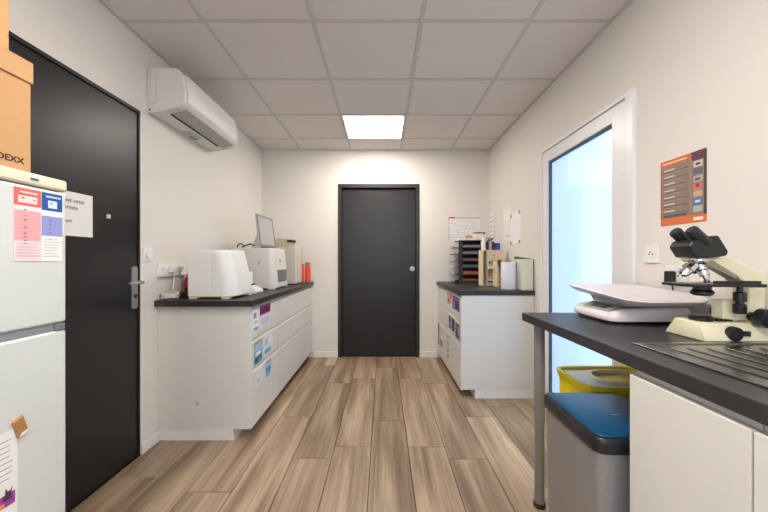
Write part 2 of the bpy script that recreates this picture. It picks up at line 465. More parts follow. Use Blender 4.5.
# sink drainer
t = thing('sink', (.98, .7, .903), 'brushed steel sink with ridged drainer set in the right foreground worktop', 'sink')
sx0, sx1, sy0, sy1 = .763, 1.215, -.30, 1.028
mb = MB()
zt = .9085
mb.box(sx0, sx0+.018, sy0, sy1, .9032, zt, sink_m).box(sx1-.018, sx1, sy0, sy1, .9032, zt, sink_m)
mb.box(sx0+.018, sx1-.018, sy1-.018, sy1, .9032, zt, sink_m).box(sx0+.018, sx1-.018, sy0, sy0+.018, .9032, zt, sink_m)
mb.build('rim', t, .002)
MB().box(sx0+.018, sx1-.018, sy0+.018, sy1-.018, .9032, .9048, sink_m).build('drainer_plate', t)
for k in range(7):
    x = sx0+.065+k*.052
    MB().tube([(x, .97-.0*k, .9056), (x, .955, .9070), (x, .42, .9070), (x, .40, .9056)], [.0005, .0021, .0021, .0005], sink_m, 10).build('drainer_ridge', t)

# ------------------------------------------------------------------ fridge and what sticks on it
FX = -.90
t = thing('refrigerator', (-1.17, .68, 0), 'white two door refrigerator against the left wall with papers stuck on it', 'refrigerator')
FY0, FY1 = .40, .954
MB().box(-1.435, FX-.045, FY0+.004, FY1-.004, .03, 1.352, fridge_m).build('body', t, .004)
MB().box(-1.435, FX-.05, FY0+.01, FY1-.01, 0, .03, black_m).build('plinth', t, .002)
MB().box(-1.437, FX+.003, FY0-.001, FY1+.001, 1.352, 1.384, cream_m).build('top_panel', t, .008, 3)
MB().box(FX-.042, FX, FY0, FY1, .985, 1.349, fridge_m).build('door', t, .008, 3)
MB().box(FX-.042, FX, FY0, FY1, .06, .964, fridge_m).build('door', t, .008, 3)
MB().box(FX-.038, FX-.006, FY0+.01, FY1-.02, .964, .985, steel_m).build('door_trim', t, .002)
MB().box(FX-.04, FX+.002, FY1-.032, FY1-.006, .964, .984, dgrey_m).build('hinge', t, .003)
fr = Frame((FX+.003, .852, 1.364), 'L')
sheet_mb(fr, .02, .006, mat('badge', (60, 90, 130), .4), []).build('badge', t)
fr = Frame((FX+.0002, .815, 1.157), 'L')
R_ = []
R_ += [(.0, .0, .53, .30, (233, 214, 220)), (.0, .28, .53, .70, (232, 176, 178)), (0, .72, .53, .80, (236, 222, 226)), (0, .76, .53, 1, (224, 100, 96)),
       (.08, .80, .45, .90, (240, 214, 214)), (.54, .74, 1, 1, (22, 82, 158)), (.68, .78, .88, .89, (214, 226, 240)),
       (.54, .37, 1, .66, (142, 150, 208))]
R_ += [(.18, v, .24, v+.012, (110, 90, 140)) for v in (.24, .28, .33, .38, .46, .56, .62, .70)]
R_ += [(.70, v, .74, v+.012, (70, 70, 150)) for v in (.41, .47, .53, .59, .32)]
R_ += text_lines(.58, .97, .05, .34, 7, (196, 196, 208), .3, .25) + text_lines(.04, .5, .05, .26, 5, (214, 184, 192), .3, .25)
R_ += text_lines(.04, .5, .3, .69, 9, (222, 156, 160), .2, .2) + [(.1, .93, .45, .955, (244, 200, 196)), (.62, .93, .95, .955, (190, 210, 236))]
R_ += [(.13, .855, .19, .875, (160, 80, 90)), (.36, .84, .4, .86, (160, 80, 110)), (.72, .84, .76, .86, (40, 60, 120))]
o = sheet_mb(fr, .123, .183, paper_m, R_).build('notice')
tag(o, 'small red and blue printed chart stuck on the upper door of the white refrigerator', 'paper notice')
mb = MB(); tp = mat('clear_tape', (222, 216, 200), .3)
for (yy, zz) in ((.806, 1.16), (.812, 1.33)):
    f2 = Frame((FX+.0001, yy-.008, zz-.008), 'L'); f2.slab(mb, 0, 0, .03, .02, 0, .0006, tp)
fr = Frame((FX+.0002, .614, .452), 'L')
def uu(y): return (y-.614)/.21
R_ = text_lines(.08, .96, .60, .95, 8, (168, 170, 184), .06, .2)
R_ += [(.30, .40, .90, .45, (224, 150, 80)), (.45, .44, .97, .50, (158, 62, 152)), (.86, .40, .97, .45, (150, 60, 150))]
o = sheet_mb(fr, .21, .297, paper_m, R_).build('flyer')
tag(o, 'white text flyer with a small purple picture on the lower refrigerator door', 'flyer')
mb = MB()
cp = [(.845, .455), (.93, .455), (.925, .49), (.94, .55), (.915, .52), (.89, .52), (.865, .555), (.865, .51), (.84, .48)]
mb.quad([fr.p(u*.21, v*.297, .0030) for u, v in cp], ink(62, 52, 66)); mb.build('cat_picture', o)
mb = MB(); d = .0
pts = [(.852, .776), (.870, .804), (.889, .760), (.868, .728)]
pts = [(.810, .766), (.832, .777), (.847, .728), (.8215, .720)]
mb.loft([[(FX+.0005, y, z) for y, z in pts], [(FX+.007, y+(.828-y)*.08, z+(.748-z)*.08) for y, z in pts]], mat('brown_sachet', (172, 122, 74), .45, noise=.2, scale=60))
mb.add([(FX+.0072, .8235, .7235), (FX+.0072, .8275, .7330), (FX+.0072, .8440, .7370), (FX+.0072, .8430, .7300)], [(0, 1, 2, 3)], paper_m)
tag(mb.build('fridge_magnet', None, .001), 'small tilted brown square stuck above the flyer on the lower refrigerator door', 'magnet')

# boxes on the fridge
def carton(label, x0, x1, y0, y1, z0, z1, lidh):
    t = thing('cardboard_box', ((x0+x1)/2, (y0+y1)/2, z0), label, 'cardboard box', 'cardboard boxes')
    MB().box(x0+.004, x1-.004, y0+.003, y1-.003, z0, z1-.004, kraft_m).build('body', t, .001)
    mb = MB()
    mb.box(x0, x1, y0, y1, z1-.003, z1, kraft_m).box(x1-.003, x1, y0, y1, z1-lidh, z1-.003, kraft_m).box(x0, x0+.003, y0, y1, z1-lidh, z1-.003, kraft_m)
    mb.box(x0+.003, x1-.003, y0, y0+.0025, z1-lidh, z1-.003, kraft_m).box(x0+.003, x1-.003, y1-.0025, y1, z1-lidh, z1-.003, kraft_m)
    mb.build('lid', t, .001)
    return t
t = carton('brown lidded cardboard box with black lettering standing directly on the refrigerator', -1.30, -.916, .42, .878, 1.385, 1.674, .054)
lettering('IDEXX', Frame((-.920, .790, 1.405), 'L'), 0, 0, .021, mat('print_black', (52, 36, 28), .7), t, d=.0004, bold=.0006, sx=1.12)
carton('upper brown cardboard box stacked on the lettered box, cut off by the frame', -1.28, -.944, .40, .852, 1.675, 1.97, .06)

# paper on the dark left door
fr = Frame((XL-.0035, 1.375, 1.272), 'L')
o = sheet_mb(fr, .295, .205, paper_m, []).build('paper_note')
tag(o, 'white landscape note with black text taped to the dark left door beside the refrigerator', 'paper note')
tx = mat('print_grey', (74, 74, 78), .7)
lettering('Laisser cette', fr, .247, .157, .027, tx, o, align='RIGHT')
lettering('porte fermée', fr, .214, .124, .027, tx, o, align='RIGHT')
lettering('absolument', fr, .184, .062, .024, tx, o, align='RIGHT')
# ------------------------------------------------------------------ wall switches, sockets
def plate(name, fr, w, h, label, cat, group=None):
    mb = MB(); fr.slab(mb, 0, 0, w, h, 0, .009, white_m); o = mb.build(name, None, .003)
    return tag(o, label, cat, group)
fr = Frame((XL, 2.010, 1.150), 'L')
o = plate('light_switch', fr, .082, .085, 'square white light switch on the left wall beside the dark door', 'light switch')
c = fr.p(.041, .042, .009); MB().cyl(c, c+fr.n*.010, .024, white_m, n=28).build('dimmer_dial', o, .002)
def socket(o, fr, u, v):
    mb = MB(); c = fr.p(u, v, .009); n = fr.n
    pts = []
    mb.cyl(c, c+n*.0012, .021, white_m, n=24)
    o2 = mb.build('socket_face', o)
    m2 = MB()
    for a in (-.0095, .0095):
        q = fr.p(u+a, v, .0102); m2.cyl(q, q+n*.0007, .0035, black_m, n=10)
    q = fr.p(u, v+.010, .0102); m2.cyl(q, q+n*.006, .0022, steel_m, n=8)
    m2.build('socket_holes', o2)
fr = Frame((XL, 2.138, 1.055), 'L')
o = plate('power_socket', fr, .30, .085, 'row of four white power sockets above the near end of the left worktop', 'power socket')
for k in range(4): socket(o, fr, .045+.071*k, .043)
mb = MB(); fr.slab(mb, 0, -.008, .30, -.001, 0, .016, grey_m); mb.build('trunking_edge', o, .001)
fr = Frame((XR, 1.612, 1.145), 'R')
o = plate('power_socket', fr, .084, .084, 'white power socket on the right wall between glazed door and microscope', 'power socket'); socket(o, fr, .042, .042)
fr = Frame((XR, 1.490, 1.050), 'R')
o = plate('power_socket', fr, .105, .084, 'white power socket behind the black plug on the right wall', 'power socket'); socket(o, fr, .075, .042)
t = MB().box(1.218, XR-.0095, 1.432, 1.456, 1.062, 1.113, black_m)
t = t.build('power_adapter', None, .006, 3); tag(t, 'black plug-in power adapter in the right wall socket behind the microscope stage', 'power adapter')
MB().tube([(1.235, 1.444, 1.066), (1.240, 1.444, 1.052), (1.252, 1.448, 1.046), (1.257, 1.455, 1.0), (1.257, 1.45, .912)], .0025, black_m, 8).build('cable', t)

# plugs and cables over the left worktop
cable_w = mat('white_cable', (224, 220, 210), .5); cable_g = mat('grey_cable', (150, 144, 134), .5)
c1 = MB().box(XL+.017, XL+.05, 2.232, 2.272, 1.078, 1.116, white_m).build('cable_with_plug', None, .006, 3)
tag(c1, 'white plug above the left worktop with its white cord coiled at the near corner', 'cable', None)
pts = [(XL+.04, 2.252, 1.082), (XL+.042, 2.253, 1.04), (XL+.038, 2.25, .99), (XL+.04, 2.242, .95)]
for i in range(84):
    a = i*.36+.9
    pts.append((-1.383+.050*math.cos(a)*(1+.14*math.sin(i*.23)), 2.177+(.044+.006*math.sin(i*.37))*math.sin(a), .9085+.034*(1+math.sin(a*1.07+1.+i*.013))*.5))
MB().tube(pts, .0040, cable_w, 8).build('cord', c1)
c2 = MB().box(XL+.017, XL+.045, 2.305, 2.34, 1.080, 1.114, grey_m).build('plug', None, .006, 3)
tag(c2, 'grey plug with dark cord in the third socket above the left worktop', 'plug', None)
MB().tube([(XL+.035, 2.322, 1.084), (XL+.037, 2.33, 1.03), (XL+.035, 2.345, .97), (XL+.03, 2.355, .92), (XL+.03, 2.375, .9085)], .0038, cable_g, 8).build('cord', c2)
ad = MB().box(-1.382, -1.300, 2.262, 2.335, .9035, .938, black_m).build('power_adapter', None, .006, 3)
tag(ad, 'black power adapter lying on the left worktop beside the near white machine', 'power adapter')
MB().tube([(-1.31, 2.30, .935), (-1.305, 2.30, .957), (-1.33, 2.31, .985), (-1.365, 2.318, .97), (-1.372, 2.325, .936)], .004, black_m, 8).build('cable', ad)
bt = MB().lathe([(.0, 0), (.036, 0), (.039, .005), (.039, .09), (.034, .12), (.018, .145), (.016, .160), (.0, .160)], (-1.402, 2.435, .9035), mat('dark_red_plastic', (178, 44, 42), .4))
tag(bt.build('bottle'), 'dark red bottle half hidden behind the near white machine', 'bottle')

# ------------------------------------------------------------------ machines on the left worktop
wt = .9035
t = thing('laboratory_analyzer', (-1.13, 2.35, wt), 'large white boxy laboratory machine nearest the camera on the left worktop', 'laboratory machine')
z0, z1 = wt+.019, wt+.325
def body_prof(x0, x1b, x1t, z0, z1, r=.02):
    return [(x0, z0), (x1b, z0), (x1b, z0+.03), (x1t, z1-.02), (x1t-.02, z1), (x0, z1)]
# lofted so that the front corner near the camera is rounded in plan
def analyzer_body(x0, xb, xt, ya, yb, z0, z1, R, m):
    mb = MB(); rings = []
    N = 10
    for zz, tt in ((z0, 0), (z0+.02, .0), (z0+(z1-z0)*.35, .18), (z0+(z1-z0)*.7, .6), (z1-.02, .92), (z1-.006, .99), (z1, 1.)):
        ins = .0 if zz < z1-.01 else (.001 if zz < z1-.001 else .005)
        xf = xb+(xt-xb)*tt-ins
        ring = [(x0+ins, yb-ins, zz), (x0+ins, ya+ins, zz)]
        for k in range(N+1):
            a = -PI/2+PI/2*k/N
            ring.append((xf-R+R*math.cos(a), ya+ins+R*.75+R*.75*math.sin(a), zz))
        for k in range(5):
            a = PI/2*k/4
            ring.append((xf-.02+.02*math.cos(a), yb-ins-.02+.02*math.sin(a), zz))
        rings.append(ring)
    return mb.loft(rings, m)
analyzer_body(-1.283, -.972, -1.03, 2.205, 2.50, z0, z1, .085, white_m).build('housing', t)
MB().box(-1.282, -.995, 2.2065, 2.495, z0-.007, z0+.0, mat('yellow_strip', (222, 208, 90), .5)).build('base_strip', t)
for (x, y) in ((-1.255, 2.235), (-1.04, 2.235), (-1.255, 2.47), (-1.0, 2.47)):
    MB().box(x-.026, x+.026, y-.026, y+.018, wt, z0-.007, white_m).build('foot', t, .002)
MB().box(-1.1225, -1.1205, 2.2042, 2.2052, z0+.03, z1-.03, grey_m).build('panel_seam', t)
MB().box(-1.1065, -1.1050, 2.2042, 2.2052, z0+.03, z1-.03, grey_m).build('panel_seam', t)
# small white gadget behind it
t = thing('laboratory_reader', (-1.03, 2.63, wt), 'small white device between the two large white machines on the left worktop', 'laboratory device')
MB().prism([(-1.12, wt), (-.965, wt), (-.965, wt+.022), (-1.0, wt+.045), (-1.045, wt+.06), (-1.05, wt+.165), (-1.12, wt+.165)], 'Y', 2.56, 2.70, white_m).build('housing', t, .006, 3)
MB().box(-1.044, -1.015, 2.59, 2.67, wt+.061, wt+.070, softblk_m).build('test_slot', t, .002)

t = thing('laboratory_analyzer', (-1.12, 3.08, wt), 'white laboratory machine with dark grey front window under the monitor', 'laboratory machine')
z0, z1 = wt+.012, wt+.362
analyzer_body(-1.31, -.935, -.965, 2.90, 3.30, z0, z1, .055, mat('offwhite_plastic', (216, 213, 206), .4)).build('housing', t)
MB().box(-.96, -.9345, 2.99, 3.25, z0+.045, z0+.155, dgrey_m).build('front_window', t, .002)
MB().prism(rr(3.09, z0+.235, .02, .02, .006), 'X', -.97, -.9455, dgrey_m).build('power_button', t)
for (x, y) in ((-1.28, 2.93), (-.975, 2.930), (-1.28, 3.27), (-.965, 3.27)):
    MB().box(x-.03, x+.03, y-.02, y+.02, wt, z0+.002, white_m).build('foot', t, .002)
MB().box(-1.075, -1.070, 2.8985, 2.9005, z0+.20, z0+.235, softblk_m).build('side_latch', t)
# monitor on it
t = thing('monitor', (-1.13, 3.1, z1), 'small grey framed flat monitor with pale screen standing on the white machine', 'monitor')
M0 = Vector((-1.105, 2.90, z1+.012)); lean = .034
def mon(y, z, d):   # y along, z up (0..h), d out
    return (-1.062-lean*(z/.285)+d, 2.90+y*.98, z1+.012+z)
def mslab(name, ya, yb, za, zb, da, db, m, par, bev=.002):
    mb = MB(); vs = [mon(y, z, d) for d in (da, db) for z in (za, zb) for y in (ya, yb)]
    mb.add(vs, [(0,1,3,2),(4,6,7,5),(0,4,5,1),(2,3,7,6),(0,2,6,4),(1,5,7,3)], m); return mb.build(name, par, bev)
mslab('casing', 0, .42, 0, .285, -.016, 0, grey_m, t, .004)
fm = mat('monitor_frame', (128, 124, 120), .4)
mb = MB()
def ms(ya, yb, za, zb):
    vs = [mon(y, z, d) for d in (.0, .004) for z in (za, zb) for y in (ya, yb)]
    mb.add(vs, [(0,1,3,2),(4,6,7,5),(0,4,5,1),(2,3,7,6),(0,2,6,4),(1,5,7,3)], fm)
ms(0, .42, 0, .022); ms(0, .42, .268, .285); ms(0, .022, .022, .268); ms(.398, .42, .022, .268)
mb.build('bezel', t)
mslab('screen', .022, .398, .022, .268, 0, .0015, mat('pale_screen', (168, 162, 166), .3, emit=((.8, .78, .82), .03)), t, 0)
MB().prism([(-1.16, z1+.001), (-1.0, z1+.001), (-1.0, z1+.008), (-1.064, z1+.010), (-1.085, z1+.15), (-1.12, z1+.13)], 'Y', 3.02, 3.18, softblk_m).build('stand', t, .003)
MB().prism([(-1.15, z1+.001), (-1.07, z1+.001), (-1.095, z1+.14)], 'Y', 2.93, 2.955, grey_m).build('side_support', t, .002)
mb = MB().tube([(-1.275, 2.93, z1+.006), (-1.262, 2.92, z1+.03), (-1.235, 2.92, z1+.038), (-1.215, 2.925, z1+.018), (-1.235, 2.93, z1+.006), (-1.20, 2.925, z1+.022), (-1.16, 2.93, z1+.035), (-1.12, 2.935, z1+.02)], .0065, mat('brown_cable', (74, 58, 46), .5), 8)
tag(mb.build('monitor_cable'), 'looped dark brown cable on the white machine beside the monitor', 'cable')

# tall cream machine
t = thing('laboratory_analyzer', (-1.05, 3.55, wt), 'tall narrow beige laboratory machine behind the monitor at the far end of the left worktop', 'laboratory machine')
MB().box(-1.20, -.897, 3.44, 3.70, wt+.01, wt+.395, mat('beige_plastic', (206, 200, 188), .4)).build('housing', t, .010, 3)
MB().box(-1.15, -.91, 3.46, 3.68, wt, wt+.01, softblk_m).build('base', t)
m_ol = mat('olive_plastic', (196, 188, 152), .45)
MB().prism([(-1.14, wt+.396), (-.96, wt+.396), (-.95, wt+.445), (-.985, wt+.475), (-1.07, wt+.488), (-1.14, wt+.47)], 'Y', 3.46, 3.64, m_ol).build('top_cover', t, .012, 3)
MB().box(-.99, -.935, 3.45, 3.60, wt+.440, wt+.466, softblk_m).build('dark_latch', t, .004)
o = MB().box(-.935, -.903, 3.712, 3.735, wt, wt+.392, mat('rust_board', (164, 92, 66), .6)).build('rust_red_board', None, .002)
tag(o, 'thin upright rust red board between beige machine and red jars', 'board')
for (x, y, r, h, lb, lid) in ((-.915, 3.80, .022, .19, 'red jar without a visible lid beside the rust red board', 0), (-.873, 3.885, .031, .205, 'red jar with dark grey lid at the far end of the left worktop', 1)):
    pr = [(.0, 0), (r, 0), (r, h-.02), (r*.8, h-.004), (r*.8, h), (0, h)]
    o = MB().lathe(pr, (x, y, wt), red_m).build('red_jar'); tag(o, lb, 'jar', 'red jars')
    MB().lathe([(.0, 0), (r*.86, 0), (r*.86, .022), (0, .022)], (x, y, wt+h+.0003), dgrey_m if lid else red_m).build('lid', o)

# ------------------------------------------------------------------ air conditioner
t = thing('air_conditioner', (XL+.1, 2.42, 2.06), 'long white wall mounted air conditioner high on the left wall', 'air conditioner')
def ac(prof, y0, y1): return [(XL+a, b) for a, b in prof]
prof = [(.001, 2.335), (.165, 2.335), (.190, 2.330), (.212, 2.308), (.226, 2.26), (.232, 2.19), (.230, 2.135), (.222, 2.118), (.205, 2.104), (.105, 2.078), (.02, 2.062), (.001, 2.068)]
acm = mat('ac_plastic', (222, 218, 213), .42)
MB().prism(ac(prof, 0, 0), 'Y', 2.075, 2.775, acm).build('casing', t, .003)
for (a, b) in ((2.05, 2.0745), (2.7755, 2.80)):
    MB().prism(ac([(.001, 2.337), (.163, 2.337), (.192, 2.33), (.214, 2.306), (.225, 2.26), (.229, 2.19), (.227, 2.137), (.218, 2.118), (.2, 2.10), (.105, 2.074), (.02, 2.060), (.001, 2.066)], 0, 0), 'Y', a, b, acm).build('end_cap', t, .004)
# front panel proud of the casing
MB().prism([(XL+a, b) for a, b in ((.2135, 2.312), (.2275, 2.26), (.2335, 2.19), (.2315, 2.14), (.236, 2.138), (.239, 2.19), (.233, 2.262), (.217, 2.316))], 'Y', 2.08, 2.77, white_m).build('front_panel', t, .001)
flap = mat('ac_flap', (172, 172, 170), .45)
MB().prism([(XL+.128, 2.0775), (XL+.214, 2.1025), (XL+.216, 2.0985), (XL+.13, 2.0735)], 'Y', 2.11, 2.74, flap).build('air_flap', t, .001)
MB().prism([(XL+.108, 2.0785), (XL+.118, 2.0805), (XL+.118, 2.0755), (XL+.108, 2.0725)], 'Y', 2.11, 2.70, black_m).build('air_slot', t)
MB().prism([(XL+.03, 2.064), (XL+.085, 2.0722), (XL+.085, 2.0702), (XL+.03, 2.0615)], 'Y', 2.36, 2.52, grey_m).build('sticker', t)
MB().prism([(XL+.03, 2.0613), (XL+.05, 2.0642), (XL+.05, 2.0632), (XL+.03, 2.0602)], 'Y', 2.44, 2.52, mat('blue_sticker', (60, 130, 180), .5)).build('sticker', t)
MB().box(XL+.02, XL+.022, 2.0485, 2.0495, 2.09, 2.33, grey_m).box(XL+.055, XL+.057, 2.0485, 2.0495, 2.12, 2.33, grey_m).box(XL+.022, XL+.055, 2.0485, 2.0495, 2.118, 2.120, grey_m).box(XL+.012, XL+.022, 2.0480, 2.0495, 2.075, 2.085, softblk_m).build('end_groove', t)

# ------------------------------------------------------------------ posters on drawer fronts
def onL(name, label, y0, y1, z0, z1, rects, cat='leaflet', base=None, grp='leaflets on the left drawer fronts'):
    fr = Frame((LF+.0004, y0, z0), 'L'); o = sheet_mb(fr, y1-y0, z1-z0, base or paper_m, rects, .001).build(name); return tag(o, label, cat, grp)
onL('leaflet', 'narrow white and blue leaflet at the near edge of the top left drawer', 2.165, 2.265, .68, .828,
    [(.1, .1, .9, .25, (90, 170, 205)), (.1, .65, .6, .9, (120, 150, 190)), (.15, .4, .8, .55, (190, 200, 215))] )
onL('leaflet', 'leaflet with magenta and black top on the top left drawer', 2.285, 2.50, .70, .843,
    [(0, .55, 1, 1, (142, 22, 104)), (.08, .62, .3, .9, (40, 24, 48)), (.4, .6, .65, .88, (60, 20, 60)), (.72, .62, .92, .85, (36, 22, 44)), (0, .47, 1, .55, (225, 190, 225)), (.08, .05, .92, .42, (196, 206, 224))])
onL('leaflet', 'blue and green picture leaflet on the middle left drawer', 2.18, 2.335, .468, .622,
    [(0, .0, 1, .9, (112, 168, 196)), (.1, .05, .55, .28, (52, 80, 96)), (.5, .1, .92, .35, (80, 126, 92)), (.1, .55, .9, .85, (158, 196, 214)), (0, .9, 1, 1, (190, 160, 130)), (.2, .35, .8, .5, (230, 235, 238))])
onL('leaflet', 'pale leaflet with blue corner on the middle left drawer', 2.36, 2.545, .478, .628,
    [(.0, .0, 1, 1, (222, 224, 236)), (.1, .06, .8, .28, (104, 168, 204)), (.1, .45, .5, .75, (196, 190, 214)), (.6, .5, .9, .9, (232, 236, 238))])
onL('leaflet', 'very pale leaflet at the near edge of the bottom left drawer', 2.21, 2.33, .315, .425,
    [(.1, .1, .9, .9, (218, 228, 226)), (.2, .2, .6, .4, (190, 206, 206))])
onL('leaflet', 'small blue postcard on the bottom left drawer', 2.40, 2.51, .315, .425,
    [(0, .0, 1, 1, (70, 142, 188)), (0, .0, 1, .3, (120, 180, 205)), (.1, .6, .9, .9, (170, 205, 225))])
def onR(label, y0, y1, z0, z1, rects, cat='leaflet', base=None, grp='leaflets on the right drawer fronts'):
    fr = Frame((RFX-.0004, y1, z0), 'R'); o = sheet_mb(fr, y1-y0, z1-z0, base or paper_m, rects, .001).build('leaflet'); return tag(o, label, cat, grp)
onR('leaflet with yellow and brown picture on the top drawer of the right row', 3.26, 3.375, .735, .835, [(0, 0, 1, 1, (186, 146, 92)), (.1, .3, .6, .8, (226, 196, 120)), (.5, .1, .9, .5, (110, 70, 60))])
onR('narrow red leaflet on the top drawer of the right row', 3.16, 3.24, .735, .845, [(0, .1, 1, 1, (206, 92, 82)), (.2, .2, .8, .5, (235, 200, 190))])
onR('dark purple leaflet on the top drawer of the right row', 2.84, 3.13, .715, .835, [(0, 0, 1, 1, (84, 56, 120)), (.1, .1, .35, .6, (160, 140, 180)), (.5, .15, .8, .5, (40, 30, 66)), (0, .75, 1, .85, (140, 120, 176))])
onR('narrow dark leaflet on the middle drawer, nearest the wall', 3.20, 3.30, .50, .62, [(0, 0, 1, 1, (72, 78, 92)), (.2, .2, .8, .5, (160, 160, 170))])
onR('purple leaflet in the centre of the middle right drawer', 3.03, 3.17, .50, .62, [(0, 0, 1, 1, (92, 58, 112)), (.2, .4, .8, .8, (60, 60, 90))])
onR('grey photo leaflet at the near edge of the middle right drawer', 2.83, 3.0, .475, .61, [(0, 0, 1, 1, (112, 112, 134)), (.1, .1, .5, .5, (56, 60, 84)), (.6, .3, .9, .9, (170, 160, 180)), (0, .8, 1, .9, (150, 80, 110))])
onR('tall strip of small grey pictures on the bottom right drawer', 3.31, 3.375, .16, .43, [(.1, .05+.24*k, .9, .05+.24*k+.16, (110+12*k, 124, 140)) for k in range(4)])
onR('tall brown edged strip on the far bottom right drawer', 3.62, 3.95, .18, .43, [(0, 0, .3, 1, (150, 110, 96)), (.4, .5, .9, .9, (220, 214, 210)), (.4, .05, .9, .4, (186, 160, 150)), (.6, .15, .8, .35, (120, 90, 86))])

# ------------------------------------------------------------------ back right corner, papers on the walls
rw = .9055
fr = Frame((.785, YB, 1.395), 'B')
R_ = [(0, .94, 1, .975, (150, 140, 138)), (0, .94, .2, 1, (196, 44, 50)), (0, .82, .02, 1, (196, 60, 64)), (0, 0, .02, .82, (170, 150, 150))]
R_ += [(.02+.12*k, .02, .03+.12*k, .93, (206, 200, 200)) for k in range(1, 8)] + [(.02, .05+.1*k, .98, .06+.1*k, (206, 204, 206)) for k in range(9)]
R_ += [(.05+.12*(k % 7), .1+.1*((k*5) % 8), .11+.12*(k % 7), .14+.1*((k*5) % 8), random.choice([(214, 196, 176), (196, 210, 214), (224, 200, 200), (190, 196, 206)])) for k in range(26)]
o = sheet_mb(fr, .372, .278, paper_m, R_).build('wall_calendar'); tag(o, 'wide wall planner with red upper left corner on the back wall', 'calendar')
def wpaper(label, y1, y0, z0, z1, rects, name='paper_sheet', cat='paper sheet', grp=None, base=None):
    fr = Frame((XR, y1, z0), 'R'); o = sheet_mb(fr, y1-y0, z1-z0, base or paper_m, rects).build(name); return tag(o, label, cat, grp)
R_ = [(.93, 0, .97, 1, (120, 112, 110))]
for k in range(5):
    for j in range(3):
        a = .08+.28*j+random.random()*.05; v = .12+.18*k; R_.append((a, v, a+.14, v+.05, (150, 146, 148)))
        R_.append((a+.05, v-.04, a+.09, v+.07, (172, 168, 170)))
wpaper('white sheet with grey drawings on the right wall in the far corner', 3.985, 3.785, 1.40, 1.70, R_)
wpaper('tall faint sheet with three short headings on the right wall above the wooden organizer', 3.515, 3.335, 1.36, 1.69,
       [(.3, .96, .8, .975, (160, 156, 152)), (.2, .56, .8, .57, (180, 176, 172)), (.3, .12, .95, .145, (120, 116, 112)), (.05, .0, .06, 1, (214, 210, 206))]+text_lines(.1, .9, .2, .5, 7, (216, 212, 206), .4, .2))
o = wpaper('plain white sheet held by four brown magnets on the right wall', 3.325, 3.075, 1.315, 1.62, text_lines(.15, .85, .2, .85, 7, (226, 222, 218), .4, .2))
fr = Frame((XR, 3.325, 1.315), 'R')
for (u, v) in ((.02, .275), (.225, .29), (.02, .01), (.225, .015)):
    mb = MB(); fr.slab(mb, u-.013, v-.016, u+.013, v+.016, .0015, .005, mat('brown_magnet', (150, 122, 84), .5)); mb.build('corner_clip', o, .002)

# poster near the microscope; glare is put into its paler print colours
fr = Frame((XR, 1.524, 1.312), 'R')
R_ = [(0, 0, 1, 1, (142, 124, 110)), (0, 0, 1, .11, (216, 112, 58)), (0, .91, .78, 1, (212, 108, 62)), (.70, .87, 1, 1, (98, 54, 70)), (0, .1, .04, .9, (176, 96, 62)), (.95, .1, 1, 1, (60, 58, 58)),
      (.74, .03, .93, .075, (248, 222, 196)), (.05, .94, .6, .965, (250, 196, 160))]
for k in range(7):
    v = .81-.105*k
    R_.append((.08, v+.028, .34, v+.045, (224, 210, 196)))
    R_ += [(.08, v, .66, v+.008, (84, 72, 66)), (.08, v-.025, .5, v-.016, (170, 152, 138))]
    c = [(206, 200, 190), (96, 104, 116), (180, 176, 168), (214, 120, 96), (204, 170, 150), (70, 128, 176), (180, 178, 176)][k]
    R_.append((.74, v-.035, .92, v+.052, c))
R_ += [(.79, .80, .88, .83, (52, 46, 44)), (.77, .585, .88, .62, (96, 84, 78)), (.79, .49, .87, .54, (176, 60, 52)), (.78, .275, .88, .31, (196, 216, 234)), (.08, .125, .6, .16, (86, 86, 96)), (.66, .14, .72, .9, (150, 130, 116))]
o = sheet_mb(fr, .217, .288, paper_m, R_).build('poster'); tag(o, 'orange and brown printed poster on the right wall above the microscope', 'poster')

# paper tray tower
t = thing('letter_tray_tower', (.96, 3.85, rw), 'tall black tower of letter trays in the back right corner', 'letter trays')
tx0, tx1, ty0, ty1, tz1 = .845, 1.10, 3.73, 3.975, rw+.475
bk = mat('black_tray', (46, 46, 50), .5)
mb = MB().box(tx0, tx0+.040, ty0, ty0+.012, rw, tz1, bk).box(tx1-.012, tx1, ty0, ty1, rw, tz1, bk).box(tx0+.055, tx1-.012, ty1-.012, ty1, rw, tz1, bk)
mb.box(tx0, tx1-.012, ty0+.012, ty1-.012, tz1-.008, tz1, bk).box(tx0, tx1-.012, ty0+.012, ty1-.012, rw, rw+.012, bk)
mb.box(tx0+.04, tx1-.012, ty0, ty0+.012, tz1-.008, tz1, bk).box(tx0+.04, tx1-.012, ty0, ty0+.012, rw, rw+.012, bk)
mb.build('frame', t, .002)
clr = [(150, 84, 74), (176, 104, 76), (88, 98, 116), (124, 96, 86), (104, 128, 118), (142, 128, 140)]
for k in range(6):
    z = rw+.012+k*.0755
    mb = MB().box(tx0-.052, tx1-.013, ty0+.001, ty1-.013, z+.001, z+.006, bk)
    mb.box(tx0-.052, tx0-.047, ty0+.001, ty1-.013, z+.006, z+.026, mat('clear_lip', (206, 200, 194), .3))
    tr = mb.build('tray', t, .001)
    hh = .024+.012*random.random()
    MB().box(tx0+.044, tx1-.016, ty0+.004, ty1-.03, z+.008, z+.008+hh, mat('folders_%d' % k, clr[k], .6, noise=.15, scale=80)).build('paper_stack', t, .002)
